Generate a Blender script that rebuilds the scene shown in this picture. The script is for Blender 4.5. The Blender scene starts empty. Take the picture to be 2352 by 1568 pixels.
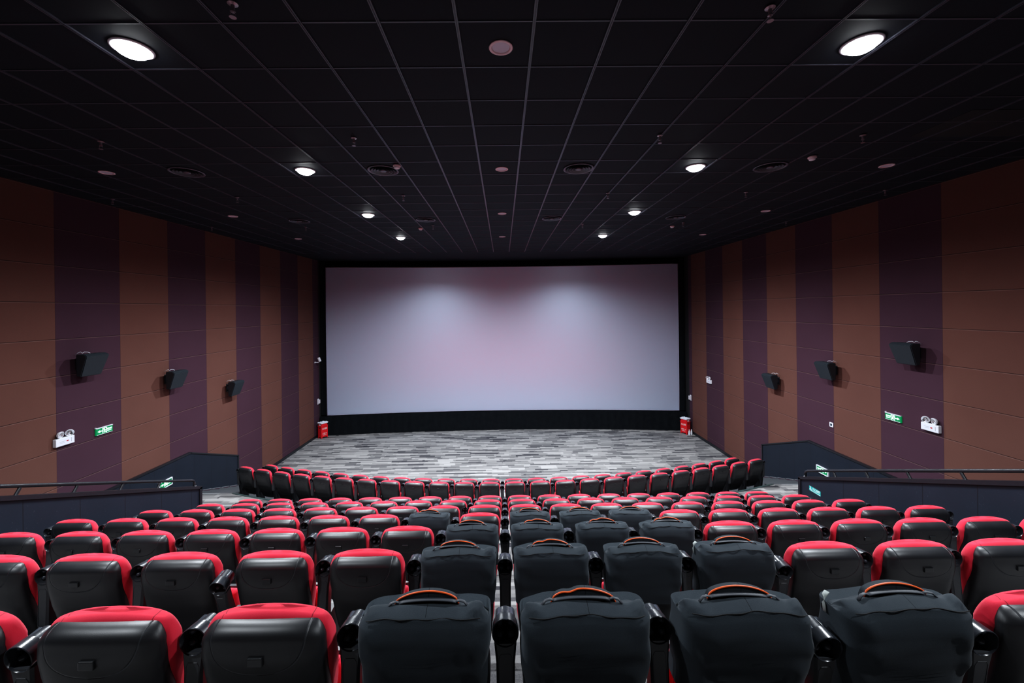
import bpy, bmesh, math, random
from mathutils import Vector, Matrix
random.seed(7)
PI = math.pi
SC = bpy.context.scene
COL = SC.collection
CAMZ = 5.38
ZC = 7.606          # ceiling height
XW = 8.03           # half width of the hall

# ------------------------------------------------------------------ materials
def nmat(name):
    m = bpy.data.materials.new(name); m.use_nodes = True
    nt = m.node_tree
    return m, nt, nt.nodes['Principled BSDF']
def link(nt, a, b): nt.links.new(a, b)
def math_node(nt, op, a, b=None, c=None):
    n = nt.nodes.new('ShaderNodeMath'); n.operation = op
    for i, v in enumerate((a, b, c)):
        if v is None: continue
        if isinstance(v, (int, float)): n.inputs[i].default_value = v
        else: link(nt, v, n.inputs[i])
    return n.outputs[0]
def mixcol(nt, fac, a, b):
    n = nt.nodes.new('ShaderNodeMix'); n.data_type = 'RGBA'
    if isinstance(fac, (int, float)): n.inputs[0].default_value = fac
    else: link(nt, fac, n.inputs[0])
    for i, v in ((6, a), (7, b)):
        if isinstance(v, (tuple, list)): n.inputs[i].default_value = (*v[:3], 1)
        else: link(nt, v, n.inputs[i])
    return n.outputs[2]
def objxyz(nt):
    tc = nt.nodes.new('ShaderNodeTexCoord'); s = nt.nodes.new('ShaderNodeSeparateXYZ')
    link(nt, tc.outputs['Object'], s.inputs[0])
    return tc.outputs['Object'], s.outputs[0], s.outputs[1], s.outputs[2]
def noise(nt, vec, scale, detail=2.0):
    n = nt.nodes.new('ShaderNodeTexNoise'); n.inputs['Scale'].default_value = scale
    n.inputs['Detail'].default_value = detail
    if vec is not None: link(nt, vec, n.inputs['Vector'])
    return n.outputs['Fac']
def bump(nt, p, h, strength=.3, dist=.01):
    b = nt.nodes.new('ShaderNodeBump'); b.inputs['Strength'].default_value = strength
    b.inputs['Distance'].default_value = dist
    link(nt, h, b.inputs['Height']); link(nt, b.outputs[0], p.inputs['Normal'])
def setp(p, **k):
    for n, v in k.items():
        s = p.inputs[n.replace('_', ' ')]
        s.default_value = (*v, 1) if isinstance(v, tuple) and len(v) == 3 else v

def simple(name, col, rough=.5, var=.12, nscale=18, spec=.5, metal=0.0, bstr=0.0, bscale=200, bdist=.002):
    """plain surface with a little procedural mottling"""
    m, nt, p = nmat(name)
    vec, x, y, z = objxyz(nt)
    f = noise(nt, vec, nscale)
    a = tuple(c * (1 - var) for c in col); b = tuple(min(1, c * (1 + var)) for c in col)
    link(nt, mixcol(nt, f, a, b), p.inputs['Base Color'])
    setp(p, Roughness=rough, Metallic=metal); p.inputs['Specular IOR Level'].default_value = spec
    if bstr: bump(nt, p, noise(nt, vec, bscale), bstr, bdist)
    return m
def emis(name, col, strength):
    m, nt, p = nmat(name)
    setp(p, Base_Color=(0.8, 0.8, 0.8)); p.inputs['Emission Color'].default_value = (*col, 1)
    p.inputs['Emission Strength'].default_value = strength
    return m

M = {}
# red woven upholstery, two stitched seams
m, nt, p = nmat('red_upholstery'); vec, x, y, z = objxyz(nt)
ax = math_node(nt, 'ABSOLUTE', x)
fine = noise(nt, vec, 420, 3); big = noise(nt, vec, 9)
c = mixcol(nt, big, (.68, .022, .050), (.82, .038, .072))
c = mixcol(nt, math_node(nt, 'MULTIPLY', fine, .45), c, (.46, .010, .025))
seam = math_node(nt, 'LESS_THAN', math_node(nt, 'ABSOLUTE', math_node(nt, 'SUBTRACT', ax, .158)), .0016)
c = mixcol(nt, math_node(nt, 'MULTIPLY', seam, .75), c, (.09, .002, .006))
link(nt, c, p.inputs['Base Color']); setp(p, Roughness=.92); p.inputs['Specular IOR Level'].default_value = .25
p.inputs['Sheen Weight'].default_value = .25; p.inputs['Sheen Tint'].default_value = (1, .55, .6, 1)
bump(nt, p, fine, .25, .001); M['red'] = m

# black moulded shell with a U shaped groove and curved grooves near its foot
m, nt, p = nmat('black_shell_plastic'); vec, x, y, z = objxyz(nt)
ax = math_node(nt, 'ABSOLUTE', x)
gx = math_node(nt, 'POWER', math_node(nt, 'DIVIDE', ax, .162), 2.5)
gz = math_node(nt, 'POWER', math_node(nt, 'DIVIDE', math_node(nt, 'MAXIMUM', math_node(nt, 'SUBTRACT', .92, z), 0.0), .150), 2.5)
ff = math_node(nt, 'ADD', gx, gz)
d = math_node(nt, 'ABSOLUTE', math_node(nt, 'SUBTRACT', ff, 1.0))
g1 = math_node(nt, 'SUBTRACT', 1.0, math_node(nt, 'MINIMUM', math_node(nt, 'DIVIDE', d, .055), 1.0))
low = math_node(nt, 'ADD', z, math_node(nt, 'MULTIPLY', math_node(nt, 'MULTIPLY', x, x), -2.2))
lw = math_node(nt, 'PINGPONG', math_node(nt, 'SUBTRACT', low, .385), .017)
g2 = math_node(nt, 'MULTIPLY', math_node(nt, 'LESS_THAN', lw, .0028),
     math_node(nt, 'MULTIPLY', math_node(nt, 'LESS_THAN', low, .475), math_node(nt, 'MULTIPLY', math_node(nt, 'GREATER_THAN', low, .383), math_node(nt, 'LESS_THAN', ax, .125))))
g = math_node(nt, 'MAXIMUM', g1, g2)
big = noise(nt, vec, 14); grain = noise(nt, vec, 700)
c = mixcol(nt, big, (.011, .0115, .0135), (.016, .0165, .019))
c = mixcol(nt, math_node(nt, 'MULTIPLY', g, .5), c, (.050, .054, .062))  # grooves lightened in colour to show as highlight lines
link(nt, c, p.inputs['Base Color']); setp(p, Roughness=.40); p.inputs['Specular IOR Level'].default_value = .5
h = math_node(nt, 'ADD', math_node(nt, 'MULTIPLY', g, -1.0), math_node(nt, 'MULTIPLY', grain, .06))
bump(nt, p, h, .7, .004); M['shell'] = m

M['gloss'] = simple('glossy_black_plastic', (.026, .029, .035), .26, .25, 40, bstr=.12, bscale=160)
M['arm'] = simple('satin_black_plastic', (.032, .034, .039), .36, .2, 30)
M['fins'] = simple('grey_cup_fins', (.040, .048, .060), .2, .15, 30)
M['steel'] = simple('black_painted_steel', (.012, .013, .016), .45)
M['plate'] = simple('seat_plate_plastic', (.012, .013, .015), .3)
# black stretch cloth of the seat covers
m, nt, p = nmat('black_cover_cloth'); vec, x, y, z = objxyz(nt)
fine = noise(nt, vec, 520, 3); big = noise(nt, vec, 10)
c = mixcol(nt, big, (.0175, .0222, .0270), (.025, .031, .037))
c = mixcol(nt, fine, c, (.036, .045, .054)); 
seam = math_node(nt, 'MULTIPLY', math_node(nt, 'LESS_THAN', math_node(nt, 'ABSOLUTE', math_node(nt, 'SUBTRACT', x, .008)), .0011), math_node(nt, 'GREATER_THAN', z, .949))
c = mixcol(nt, math_node(nt, 'MULTIPLY', seam, .8), c, (.004, .004, .005))
link(nt, c, p.inputs['Base Color']); setp(p, Roughness=.9); p.inputs['Specular IOR Level'].default_value = .2
p.inputs['Sheen Weight'].default_value = .06; p.inputs['Sheen Roughness'].default_value = .4
bump(nt, p, fine, .3, .001); M['cover'] = m
M['orange'] = simple('orange_piping', (.85, .12, .02), .45)
M['strap'] = simple('dark_grey_webbing', (.045, .05, .06), .6)
M['tag'] = simple('white_care_tag', (.26, .29, .28), .6)
M['seamline'] = simple('dark_stitching', (.004, .004, .005), .9)

# striped acoustic wall panels
def wallmat(name):
    m, nt, p = nmat(name); vec, x, y, z = objxyz(nt)
    u = math_node(nt, 'DIVIDE', math_node(nt, 'SUBTRACT', y, 7.459), 1.2517)
    k = math_node(nt, 'FLOOR', u)
    par = math_node(nt, 'MODULO', math_node(nt, 'ADD', k, 40.0), 2.0)
    odd = math_node(nt, 'GREATER_THAN', par, .5)
    n1 = noise(nt, vec, 260, 3); n2 = noise(nt, vec, 1.2, 3)
    br = mixcol(nt, n2, (.120, .053, .042), (.150, .068, .053))
    pu = mixcol(nt, n2, (.056, .026, .040), (.070, .034, .052))
    c = mixcol(nt, odd, pu, br)
    c = mixcol(nt, math_node(nt, 'MULTIPLY', n1, .45), c, (.03, .016, .016))
    hz = math_node(nt, 'DIVIDE', math_node(nt, 'SUBTRACT', z, 2.94), .6655)
    hf = math_node(nt, 'FRACT', math_node(nt, 'ADD', hz, 40.5))
    hd = math_node(nt, 'SUBTRACT', hf, .5)                       # signed distance to the joint
    had = math_node(nt, 'ABSOLUTE', hd)
    joint = math_node(nt, 'LESS_THAN', had, .0085)
    lit_lip = math_node(nt, 'MULTIPLY', math_node(nt, 'LESS_THAN', math_node(nt, 'ABSOLUTE', math_node(nt, 'ADD', hd, .0145)), .0065), 1.0)  # light on the lower panel's top bevel, painted under each joint
    vf = math_node(nt, 'ABSOLUTE', math_node(nt, 'SUBTRACT', math_node(nt, 'FRACT', math_node(nt, 'ADD', u, 40.5)), .5))
    vj = math_node(nt, 'LESS_THAN', vf, .003)
    jt = math_node(nt, 'MAXIMUM', joint, math_node(nt, 'MULTIPLY', vj, .45))
    c = mixcol(nt, math_node(nt, 'MULTIPLY', lit_lip, .30), c, (.32, .20, .18))
    c = mixcol(nt, math_node(nt, 'MULTIPLY', jt, .75), c, (.012, .007, .008))
    link(nt, c, p.inputs['Base Color']); setp(p, Roughness=.95); p.inputs['Specular IOR Level'].default_value = .15
    hgt = math_node(nt, 'SUBTRACT', math_node(nt, 'MULTIPLY', n1, .2), math_node(nt, 'MAXIMUM', joint, vj))
    bump(nt, p, hgt, .5, .006)
    return m
M['wall'] = wallmat('striped_acoustic_panels')

# carpet of thin staggered streaks
def carpet(name, dark, light, ch=.11, cw=.55):
    m, nt, p = nmat(name); vec, x, y, z = objxyz(nt)
    def layer(ch, cw, seed):
        r = math_node(nt, 'FLOOR', math_node(nt, 'DIVIDE', y, ch))
        wn = nt.nodes.new('ShaderNodeTexWhiteNoise'); wn.noise_dimensions = '1D'
        link(nt, math_node(nt, 'ADD', r, seed), wn.inputs['W'])
        cx = math_node(nt, 'FLOOR', math_node(nt, 'ADD', math_node(nt, 'DIVIDE', x, cw), math_node(nt, 'MULTIPLY', wn.outputs['Value'], 7.0)))
        cmb = nt.nodes.new('ShaderNodeCombineXYZ'); link(nt, cx, cmb.inputs[0]); link(nt, r, cmb.inputs[1]); cmb.inputs[2].default_value = seed
        w2 = nt.nodes.new('ShaderNodeTexWhiteNoise'); w2.noise_dimensions = '3D'; link(nt, cmb.outputs[0], w2.inputs['Vector'])
        return w2.outputs['Value']
    a = layer(ch, cw, 3.0); b = layer(ch * .5, cw * 1.7, 11.0); fine = noise(nt, vec, 130, 2)
    v = math_node(nt, 'ADD', math_node(nt, 'MULTIPLY', a, .5), math_node(nt, 'MULTIPLY', b, .5))
    v = math_node(nt, 'ADD', math_node(nt, 'MULTIPLY', v, .8), math_node(nt, 'MULTIPLY', fine, .2))
    rmp = nt.nodes.new('ShaderNodeValToRGB'); link(nt, v, rmp.inputs[0])
    rmp.color_ramp.elements[0].position = .22; rmp.color_ramp.elements[0].color = (*dark, 1)
    rmp.color_ramp.elements[1].position = .74; rmp.color_ramp.elements[1].color = (*light, 1)
    link(nt, rmp.outputs[0], p.inputs['Base Color']); setp(p, Roughness=1.0); p.inputs['Specular IOR Level'].default_value = .1
    bump(nt, p, fine, .4, .003)
    return m
M['carpet'] = carpet('streaked_grey_carpet', (.038, .037, .043), (.31, .30, .295))
M['stair'] = simple('dark_stair_carpet', (.040, .044, .050), .9, .25, 60)

# screen: slightly lavender white with a sheen of gain
m, nt, p = nmat('silver_white_screen'); vec, x, y, z = objxyz(nt)
f = noise(nt, vec, 900, 2)
link(nt, mixcol(nt, f, (.62, .74, .97), (.66, .78, 1.0)), p.inputs['Base Color'])
setp(p, Roughness=.38, Metallic=.74); p.inputs['Specular IOR Level'].default_value = .5; M['screen'] = m
M['screenedge'] = simple('screen_edge', (.30, .31, .42), .7)
m, nt, p = nmat('black_velour_curtain'); vec, x, y, z = objxyz(nt)
f = noise(nt, vec, 7, 3)
link(nt, mixcol(nt, f, (.004, .005, .007), (.010, .012, .014)), p.inputs['Base Color']); setp(p, Roughness=1.0); p.inputs['Specular IOR Level'].default_value = .05
M['velour'] = m
M['black'] = simple('matt_black', (.006, .006, .008), .9)
M['ceil'] = simple('black_ceiling_board', (.0045, .0070, .0135), .75, .2, 50, spec=.3)
M['tbar'] = simple('grey_ceiling_grid', (.060, .062, .085), .30)
# navy black parapet boards with faint seams and scuffs
m, nt, p = nmat('navy_black_boards'); vec, x, y, z = objxyz(nt)
f = noise(nt, vec, 3, 4); sc = noise(nt, vec, 55, 4)
c = mixcol(nt, f, (.0062, .0095, .017), (.010, .0145, .025))
c = mixcol(nt, math_node(nt, 'MULTIPLY', math_node(nt, 'GREATER_THAN', sc, .70), .12), c, (.2, .22, .26))
sf = math_node(nt, 'ABSOLUTE', math_node(nt, 'SUBTRACT', math_node(nt, 'FRACT', math_node(nt, 'DIVIDE', y, .61)), .5))
c = mixcol(nt, math_node(nt, 'LESS_THAN', sf, .008), c, (.004, .005, .009))
link(nt, c, p.inputs['Base Color']); setp(p, Roughness=.55); p.inputs['Specular IOR Level'].default_value = .35; M['navy'] = m
M['cap'] = simple('black_trim', (.011, .012, .016), .35)
M['rail'] = simple('black_handrail_paint', (.014, .015, .018), .3)
M['nosing'] = simple('aluminium_nosing', (.42, .44, .46), .35, .1, 30, metal=.6)
M['nosing2'] = simple('dark_green_nosing', (.05, .075, .075), .4)
M['skirt'] = simple('dark_purple_skirting', (.040, .022, .034), .6)
M['spk'] = simple('black_speaker_cabinet', (.014, .020, .026), .5, .2, 30)
M['grille'] = simple('black_speaker_cloth', (.011, .018, .024), .7, .3, 400)
M['white'] = simple('white_plastic', (.72, .73, .80), .4, .05)
M['whitemetal'] = simple('white_painted_metal', (.62, .60, .66), .45, .05)
M['pinkbounce'] = simple('white_ring_pink_bounce', (.70, .52, .56), .45, .05)  # white fittings with the red bounce light put into their colour
M['lensoff'] = simple('frosted_lens', (.50, .46, .56), .5, .05)
M['silver'] = simple('polished_reflector', (.75, .76, .80), .18, .05, metal=.9)
M['lensglass'] = simple('lamp_glass', (.55, .58, .66), .1, .05)
M['redmark'] = simple('red_label', (.45, .02, .03), .5)
M['greymark'] = simple('grey_print', (.35, .36, .40), .5)
M['vent'] = simple('black_diffuser', (.040, .042, .055), .4)
M['ventlit'] = simple('grey_diffuser_edge', (.11, .115, .15), .3)  # lighter copy of the diffuser black, lit ring and cap painted in
M['redbox'] = simple('red_enamel', (.62, .012, .018), .35)
M['whiteprint'] = simple('white_print', (.75, .72, .72), .6)
M['paper'] = simple('white_paper', (.70, .74, .82), .7, .05)
M['bottle'] = simple('clear_plastic', (.62, .64, .68), .15, .05)
M['teal'] = simple('teal_sticker', (.015, .33, .33), .45)
M['lcd'] = simple('grey_display', (.03, .05, .07), .2)
M['lamp'] = emis('lamp_lens_on', (.93, .97, 1.0), 26)
m, nt, p = nmat('exit_green'); setp(p, Base_Color=(.0, .10, .035), Roughness=.4)
p.inputs['Emission Color'].default_value = (.0, .40, .12, 1); p.inputs['Emission Strength'].default_value = .42; M['greenlit'] = m
M['whitelit'] = emis('exit_white', (.45, 1.0, .70), 3.0)
M['steelbright'] = simple('brushed_steel', (.55, .56, .60), .3, .1, metal=.8)
M['brass'] = simple('chrome_sprinkler', (.35, .28, .32), .3, .1, metal=.6)

# ------------------------------------------------------------------ geometry helpers
def new(): return bmesh.new()
def obj(name, bm, mat, parent=None, loc=(0, 0, 0), rot=(0, 0, 0), smooth=False, auto=None):
    bmesh.ops.recalc_face_normals(bm, faces=bm.faces)
    me = bpy.data.meshes.new(name); bm.to_mesh(me); bm.free()
    if smooth:
        me.polygons.foreach_set('use_smooth', [True] * len(me.polygons))
        if auto: me.set_sharp_from_angle(angle=auto)
    for mm in (mat if isinstance(mat, (list, tuple)) else [mat]): me.materials.append(mm)
    o = bpy.data.objects.new(name, me); COL.objects.link(o)
    o.location = loc; o.rotation_euler = rot
    if parent: o.parent = parent
    return o
def thing(name, label, cat, loc=(0, 0, 0), rz=0, group=None):
    o = bpy.data.objects.new(name, None); COL.objects.link(o)
    o.location = loc; o.rotation_euler = (0, 0, rz); o.empty_display_size = .1
    o['label'] = label; o['category'] = cat
    if group: o['group'] = group
    return o
def tag(o, label, cat, group=None):
    o['label'] = label; o['category'] = cat
    if group: o['group'] = group
    return o
def struct(o): o['kind'] = 'structure'; return o

def box(bm, x0, x1, y0, y1, z0, z1, mi=0, bev=0):
    vs = [bm.verts.new((x, y, z)) for z in (z0, z1) for y in (y0, y1) for x in (x0, x1)]
    fs = [bm.faces.new([vs[i] for i in q]) for q in ((0, 2, 3, 1), (4, 5, 7, 6), (0, 1, 5, 4), (2, 6, 7, 3), (0, 4, 6, 2), (1, 3, 7, 5))]
    for f in fs: f.material_index = mi
    if bev: bmesh.ops.bevel(bm, geom=list({e for f in fs for e in f.edges}), offset=bev, segments=2, affect='EDGES', profile=.5)
def prism(bm, pts, axis, a, b, mi=0):
    """closed 2d outline extruded along axis (0: pts are y,z / 1: x,z / 2: x,y)"""
    def P(p, t):
        return {0: (t, p[0], p[1]), 1: (p[0], t, p[1]), 2: (p[0], p[1], t)}[axis]
    A = [bm.verts.new(P(p, a)) for p in pts]; B = [bm.verts.new(P(p, b)) for p in pts]
    n = len(pts); fs = [bm.faces.new(A), bm.faces.new(B[::-1])]
    for i in range(n): fs.append(bm.faces.new((A[i], B[i], B[(i + 1) % n], A[(i + 1) % n])))
    for f in fs: f.material_index = mi
def ring_verts(bm, c, u, v, r, n, r2=None):
    return [bm.verts.new(Vector(c) + Vector(u) * (r * math.cos(2 * PI * i / n)) + Vector(v) * ((r2 or r) * math.sin(2 * PI * i / n))) for i in range(n)]
def bridge(bm, A, B, mi=0):
    n = len(A)
    for i in range(n):
        f = bm.faces.new((A[i], A[(i + 1) % n], B[(i + 1) % n], B[i])); f.material_index = mi
def cap(bm, R, mi=0):
    f = bm.faces.new(R); f.material_index = mi
def revolve(bm, prof, axis='z', c=(0, 0, 0), n=24, mi=0, close_start=True, close_end=True):
    """prof: list of (radius, height) along axis"""
    ax = {'x': ((0, 1, 0), (0, 0, 1), (1, 0, 0)), 'y': ((0, 0, 1), (1, 0, 0), (0, 1, 0)), 'z': ((1, 0, 0), (0, 1, 0), (0, 0, 1))}[axis] if isinstance(axis, str) else axis
    u, v, w = (Vector(a) for a in ax)
    rs = []
    for r, h in prof:
        rs.append(ring_verts(bm, Vector(c) + w * h, u, v, max(r, 1e-5), n))
    for a, b in zip(rs, rs[1:]): bridge(bm, a, b, mi)
    if close_start: cap(bm, rs[0][::-1], mi)
    if close_end: cap(bm, rs[-1], mi)
def tube(bm, pts, r, n=8, mi=0, flat=None):
    pts = [Vector(p) for p in pts]; rs = []
    for i, p in enumerate(pts):
        t = (pts[min(i + 1, len(pts) - 1)] - pts[max(i - 1, 0)]).normalized()
        ref = Vector((0, 0, 1)) if abs(t.z) < .9 else Vector((1, 0, 0))
        u = t.cross(ref).normalized(); v = t.cross(u).normalized()
        rs.append(ring_verts(bm, p, u, v, r, n, flat))
    for a, b in zip(rs, rs[1:]): bridge(bm, a, b, mi)
    cap(bm, rs[0][::-1], mi); cap(bm, rs[-1], mi)
def lerp(tab, x):
    if x <= tab[0][0]: return tab[0][1]
    for (a, b), (c, d) in zip(tab, tab[1:]):
        if x <= c:
            t = (x - a) / (c - a); t = t * t * (3 - 2 * t) * .35 + t * .65
            return b + (d - b) * t
    return tab[-1][1]
def loft(bm, levels, n=44, warp=None, caps=(True, True)):
    """levels: (z, cy, a, b, e) superellipse sections in x,y"""
    rs = []
    for z, cy, a, b, e in levels:
        R = []
        for i in range(n):
            t = 2 * PI * i / n; ct, st = math.cos(t), math.sin(t)
            x = a * math.copysign(abs(ct) ** (2 / e), ct); y = cy + b * math.copysign(abs(st) ** (2 / e), st)
            p = Vector((x, y, z))
            if warp: p = warp(p)
            R.append(bm.verts.new(p))
        rs.append(R)
    for A, B in zip(rs, rs[1:]): bridge(bm, A, B)
    if caps[0]: cap(bm, rs[0][::-1])
    if caps[1]: cap(bm, rs[-1])
def text_mesh(bm, s, size, M4, mi=0, ext=.0008, maxw=None):
    cu = bpy.data.curves.new('lettering', 'FONT'); cu.body = s; cu.size = size; cu.extrude = ext
    cu.align_x = 'CENTER'; cu.align_y = 'CENTER'; cu.resolution_u = 2
    o = bpy.data.objects.new('lettering', cu); COL.objects.link(o)
    dg = bpy.context.evaluated_depsgraph_get(); dg.update()
    me = bpy.data.meshes.new_from_object(o.evaluated_get(dg))
    sx = 1.0
    if maxw and len(me.vertices):
        w = max(v.co.x for v in me.vertices) - min(v.co.x for v in me.vertices)
        if w > 0: sx = min(maxw / w, 10)
    S = Matrix.Diagonal((sx, 1, 1, 1))
    vs = [bm.verts.new((M4 @ S) @ v.co) for v in me.vertices]
    for poly in me.polygons:
        try: f = bm.faces.new([vs[i] for i in poly.vertices]); f.material_index = mi
        except ValueError: pass
    bpy.data.objects.remove(o); bpy.data.curves.remove(cu); bpy.data.meshes.remove(me)
def copy_tree(o, parent=None):
    c = o.copy(); COL.objects.link(c)
    if parent: c.parent = parent
    for ch in list(o.children): copy_tree(ch, c)
    return c
ORD = 'first second third fourth fifth sixth seventh eighth ninth tenth eleventh twelfth thirteenth fourteenth fifteenth sixteenth seventeenth eighteenth nineteenth twentieth twenty-first twenty-second twenty-third twenty-fourth'.split()

# ------------------------------------------------------------------ camera
cam = bpy.data.cameras.new('camera'); co = bpy.data.objects.new('camera', cam); COL.objects.link(co)
cam.sensor_fit = 'HORIZONTAL'; cam.sensor_width = 36.0; cam.lens = 36 * 946.3664 / 2352
cam.shift_x = (1176 - 1163.0981) / 2352; cam.shift_y = (710.3028 - 784) / 2352
cam.clip_start = .05; cam.clip_end = 100
co.matrix_world = Matrix.Translation((0, 0, CAMZ)) @ Matrix.Rotation(-.0087, 4, 'Z') @ Matrix.Rotation(PI / 2, 4, 'X') @ Matrix.Rotation(-.0119, 4, 'Z')
SC.camera = co

# ------------------------------------------------------------------ rows
PITCH = .56; SEATH = .92
Y0, DY, DZ = 1.511, 1.0418, .406
AISLE = .95
def rowz(n): return AISLE + DZ * (6 - n)
def rowy(n): return Y0 + DY * n
CH = (-.059, 27.391); RH = 18.254       # centre and radius of the second curved row
CI = (-.059, 27.926); RI = 17.744       # front curved row
RN = 18.44                              # edge of the cross aisle behind the curved rows
XP = 5.30                               # parapets
XS = 6.68                               # inner edge of the side stairs
YS = 10.16                              # top edge of the side stairs

# ------------------------------------------------------------------ floor (front floor, cross aisle, tiers)
def arc(c, r, x0, x1, n):
    out = []
    for i in range(n + 1):
        x = x0 + (x1 - x0) * i / n
        out.append((x, c[1] - math.sqrt(r * r - (x - c[0]) ** 2)))
    return out
bm = new()
box(bm, -XW, XW, -3.2, 19.4, -.2, 0)
# cross aisle slab with the two corridors beside the tiers
front = arc(CH, RN, -XS, XS, 48)
outline = [(-XW, -3.2), (XW, -3.2), (XW, YS), (XS, YS)] + front[::-1] + [(-XS, YS), (-XW, YS)]
prism(bm, [p for i, p in enumerate(outline) if i == 0 or (Vector(p) - Vector(outline[i - 1])).length > 1e-4], 2, 0, AISLE)
# curved tiers under the second and the front row, coloured dark below the seats
o1 = arc(CH, RN - .002, -XS, XS, 48); i1 = arc(CI, RI + .20, -XS, XS, 48); i2 = arc(CI, RI - .62, -XS, XS, 48)
prism(bm, o1 + i1[::-1], 2, 0, .63, 1)
prism(bm, i1 + i2[::-1], 2, 0, .27, 1)
for n in range(5, -1, -1):
    ya = rowy(n + 1) - .28
    box(bm, -XP + .05, XP - .05, -3.2, ya, AISLE, rowz(n))
box(bm, -XP + .05, XP - .05, -3.2, rowy(0) - .28, rowz(0), rowz(0) + DZ)
struct(obj('floor', bm, [M['carpet'], M['stair']]))

# side stairs going down from the cross aisle to the front floor
NST = 8
for s, side in ((-1, 'left'), (1, 'right')):
    bm = new()
    pts = [(YS, 0), (YS, AISLE - .006)]
    for i in range(NST):
        z = AISLE - AISLE / NST * (i + 1)
        y1 = YS + .355 * (i + 1)
        if i == 0: pts.append((YS + .03, AISLE - .006)); pts.append((YS + .03, z))
        else: pts.append((YS + .355 * i + .03, z))
        if i < NST - 1: pts.append((y1 + .03, z))
    a, b = sorted((s * XS, s * (XW - .001)))
    prism(bm, pts, 0, a, b)
    struct(obj('floor_stairs_%s' % side, bm, M['stair']))

def strip(bm, pts, w, z0, z1):
    """flat ribbon along a plan polyline"""
    L = []; 
    for i, p in enumerate(pts):
        t = (Vector(pts[min(i + 1, len(pts) - 1)]) - Vector(pts[max(i - 1, 0)])).normalized(); nrm = Vector((-t.y, t.x))
        a = Vector(p) + nrm * w / 2; b = Vector(p) - nrm * w / 2
        L.append([bm.verts.new((a.x, a.y, z0)), bm.verts.new((b.x, b.y, z0)), bm.verts.new((b.x, b.y, z1)), bm.verts.new((a.x, a.y, z1))])
    for A, B in zip(L, L[1:]):
        for i in range(4): bm.faces.new((A[i], A[(i + 1) % 4], B[(i + 1) % 4], B[i]))
    bm.faces.new(L[0]); bm.faces.new(L[-1][::-1])
bm = new(); strip(bm, arc(CH, RN + .02, -XS, XS, 60), .05, AISLE - .03, AISLE + .012)
struct(obj('trim_1', bm, M['nosing2']))
k = 2
for s in (-1, 1):
    bm = new()
    a, b = sorted((s * XS, s * (XW - .06)))
    box(bm, a, b, YS - .035, YS + .012, AISLE - .03, AISLE + .012)
    struct(obj('trim_%d' % k, bm, M['nosing'])); k += 1

# ------------------------------------------------------------------ walls and ceiling
for s, side in ((-1, 'left'), (1, 'right')):
    bm = new(); a, b = sorted((s * XW, s * (XW + .25)))
    box(bm, a, b, -3.4, 18.0 if s < 0 else 17.75, -.2, ZC + .1)
    struct(obj('wall_%s' % side, bm, M['wall']))
    bm = new(); a, b = sorted((s * XW, s * (XW + .25)))
    box(bm, a, b, 18.0 if s < 0 else 17.75, 19.6, -.2, ZC + .1)
    struct(obj('wall_%s_end' % side, bm, M['black']))
    bm = new(); a, b = sorted((s * XW, s * (XW - .025)))
    box(bm, a, b, 12.75, 17.9, 0, .10)
    struct(obj('baseboard_%s' % side, bm, M['cap']))
bm = new(); box(bm, -XW - .2, XW + .2, 19.4, 19.6, -.2, ZC + .1); struct(obj('wall_front', bm, M['black']))
bm = new(); box(bm, -XW - .2, XW + .2, -3.5, -3.2, -.2, ZC + .1); struct(obj('wall_back', bm, M['wall']))
bm = new(); box(bm, -XW - .2, XW + .2, -3.5, 19.6, ZC, ZC + .2); ceil = struct(obj('ceiling', bm, M['ceil']))
bm = new()
y = 3.18 - .6 * 10; ys = []
while y < 15.95: ys.append(y); y += .6
for y in ys: box(bm, -XW, XW, y - .007, y + .007, ZC - .006, ZC + .002)
x = -.33 - .6 * 12
while x < XW:
    box(bm, x - .013, x - .003, -3.2, 15.9, ZC - .012, ZC + .002); box(bm, x + .003, x + .013, -3.2, 15.9, ZC - .012, ZC + .002)
    box(bm, x - .004, x + .004, -3.2, 15.9, ZC - .007, ZC + .002)
    x += .6
obj('ceiling_grid', bm, M['tbar'], ceil)
bm = new(); box(bm, 5.42, 6.95, 4.68, 5.42, ZC - .004, ZC + .01); obj('access_panel', bm, M['black'], ceil)

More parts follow.
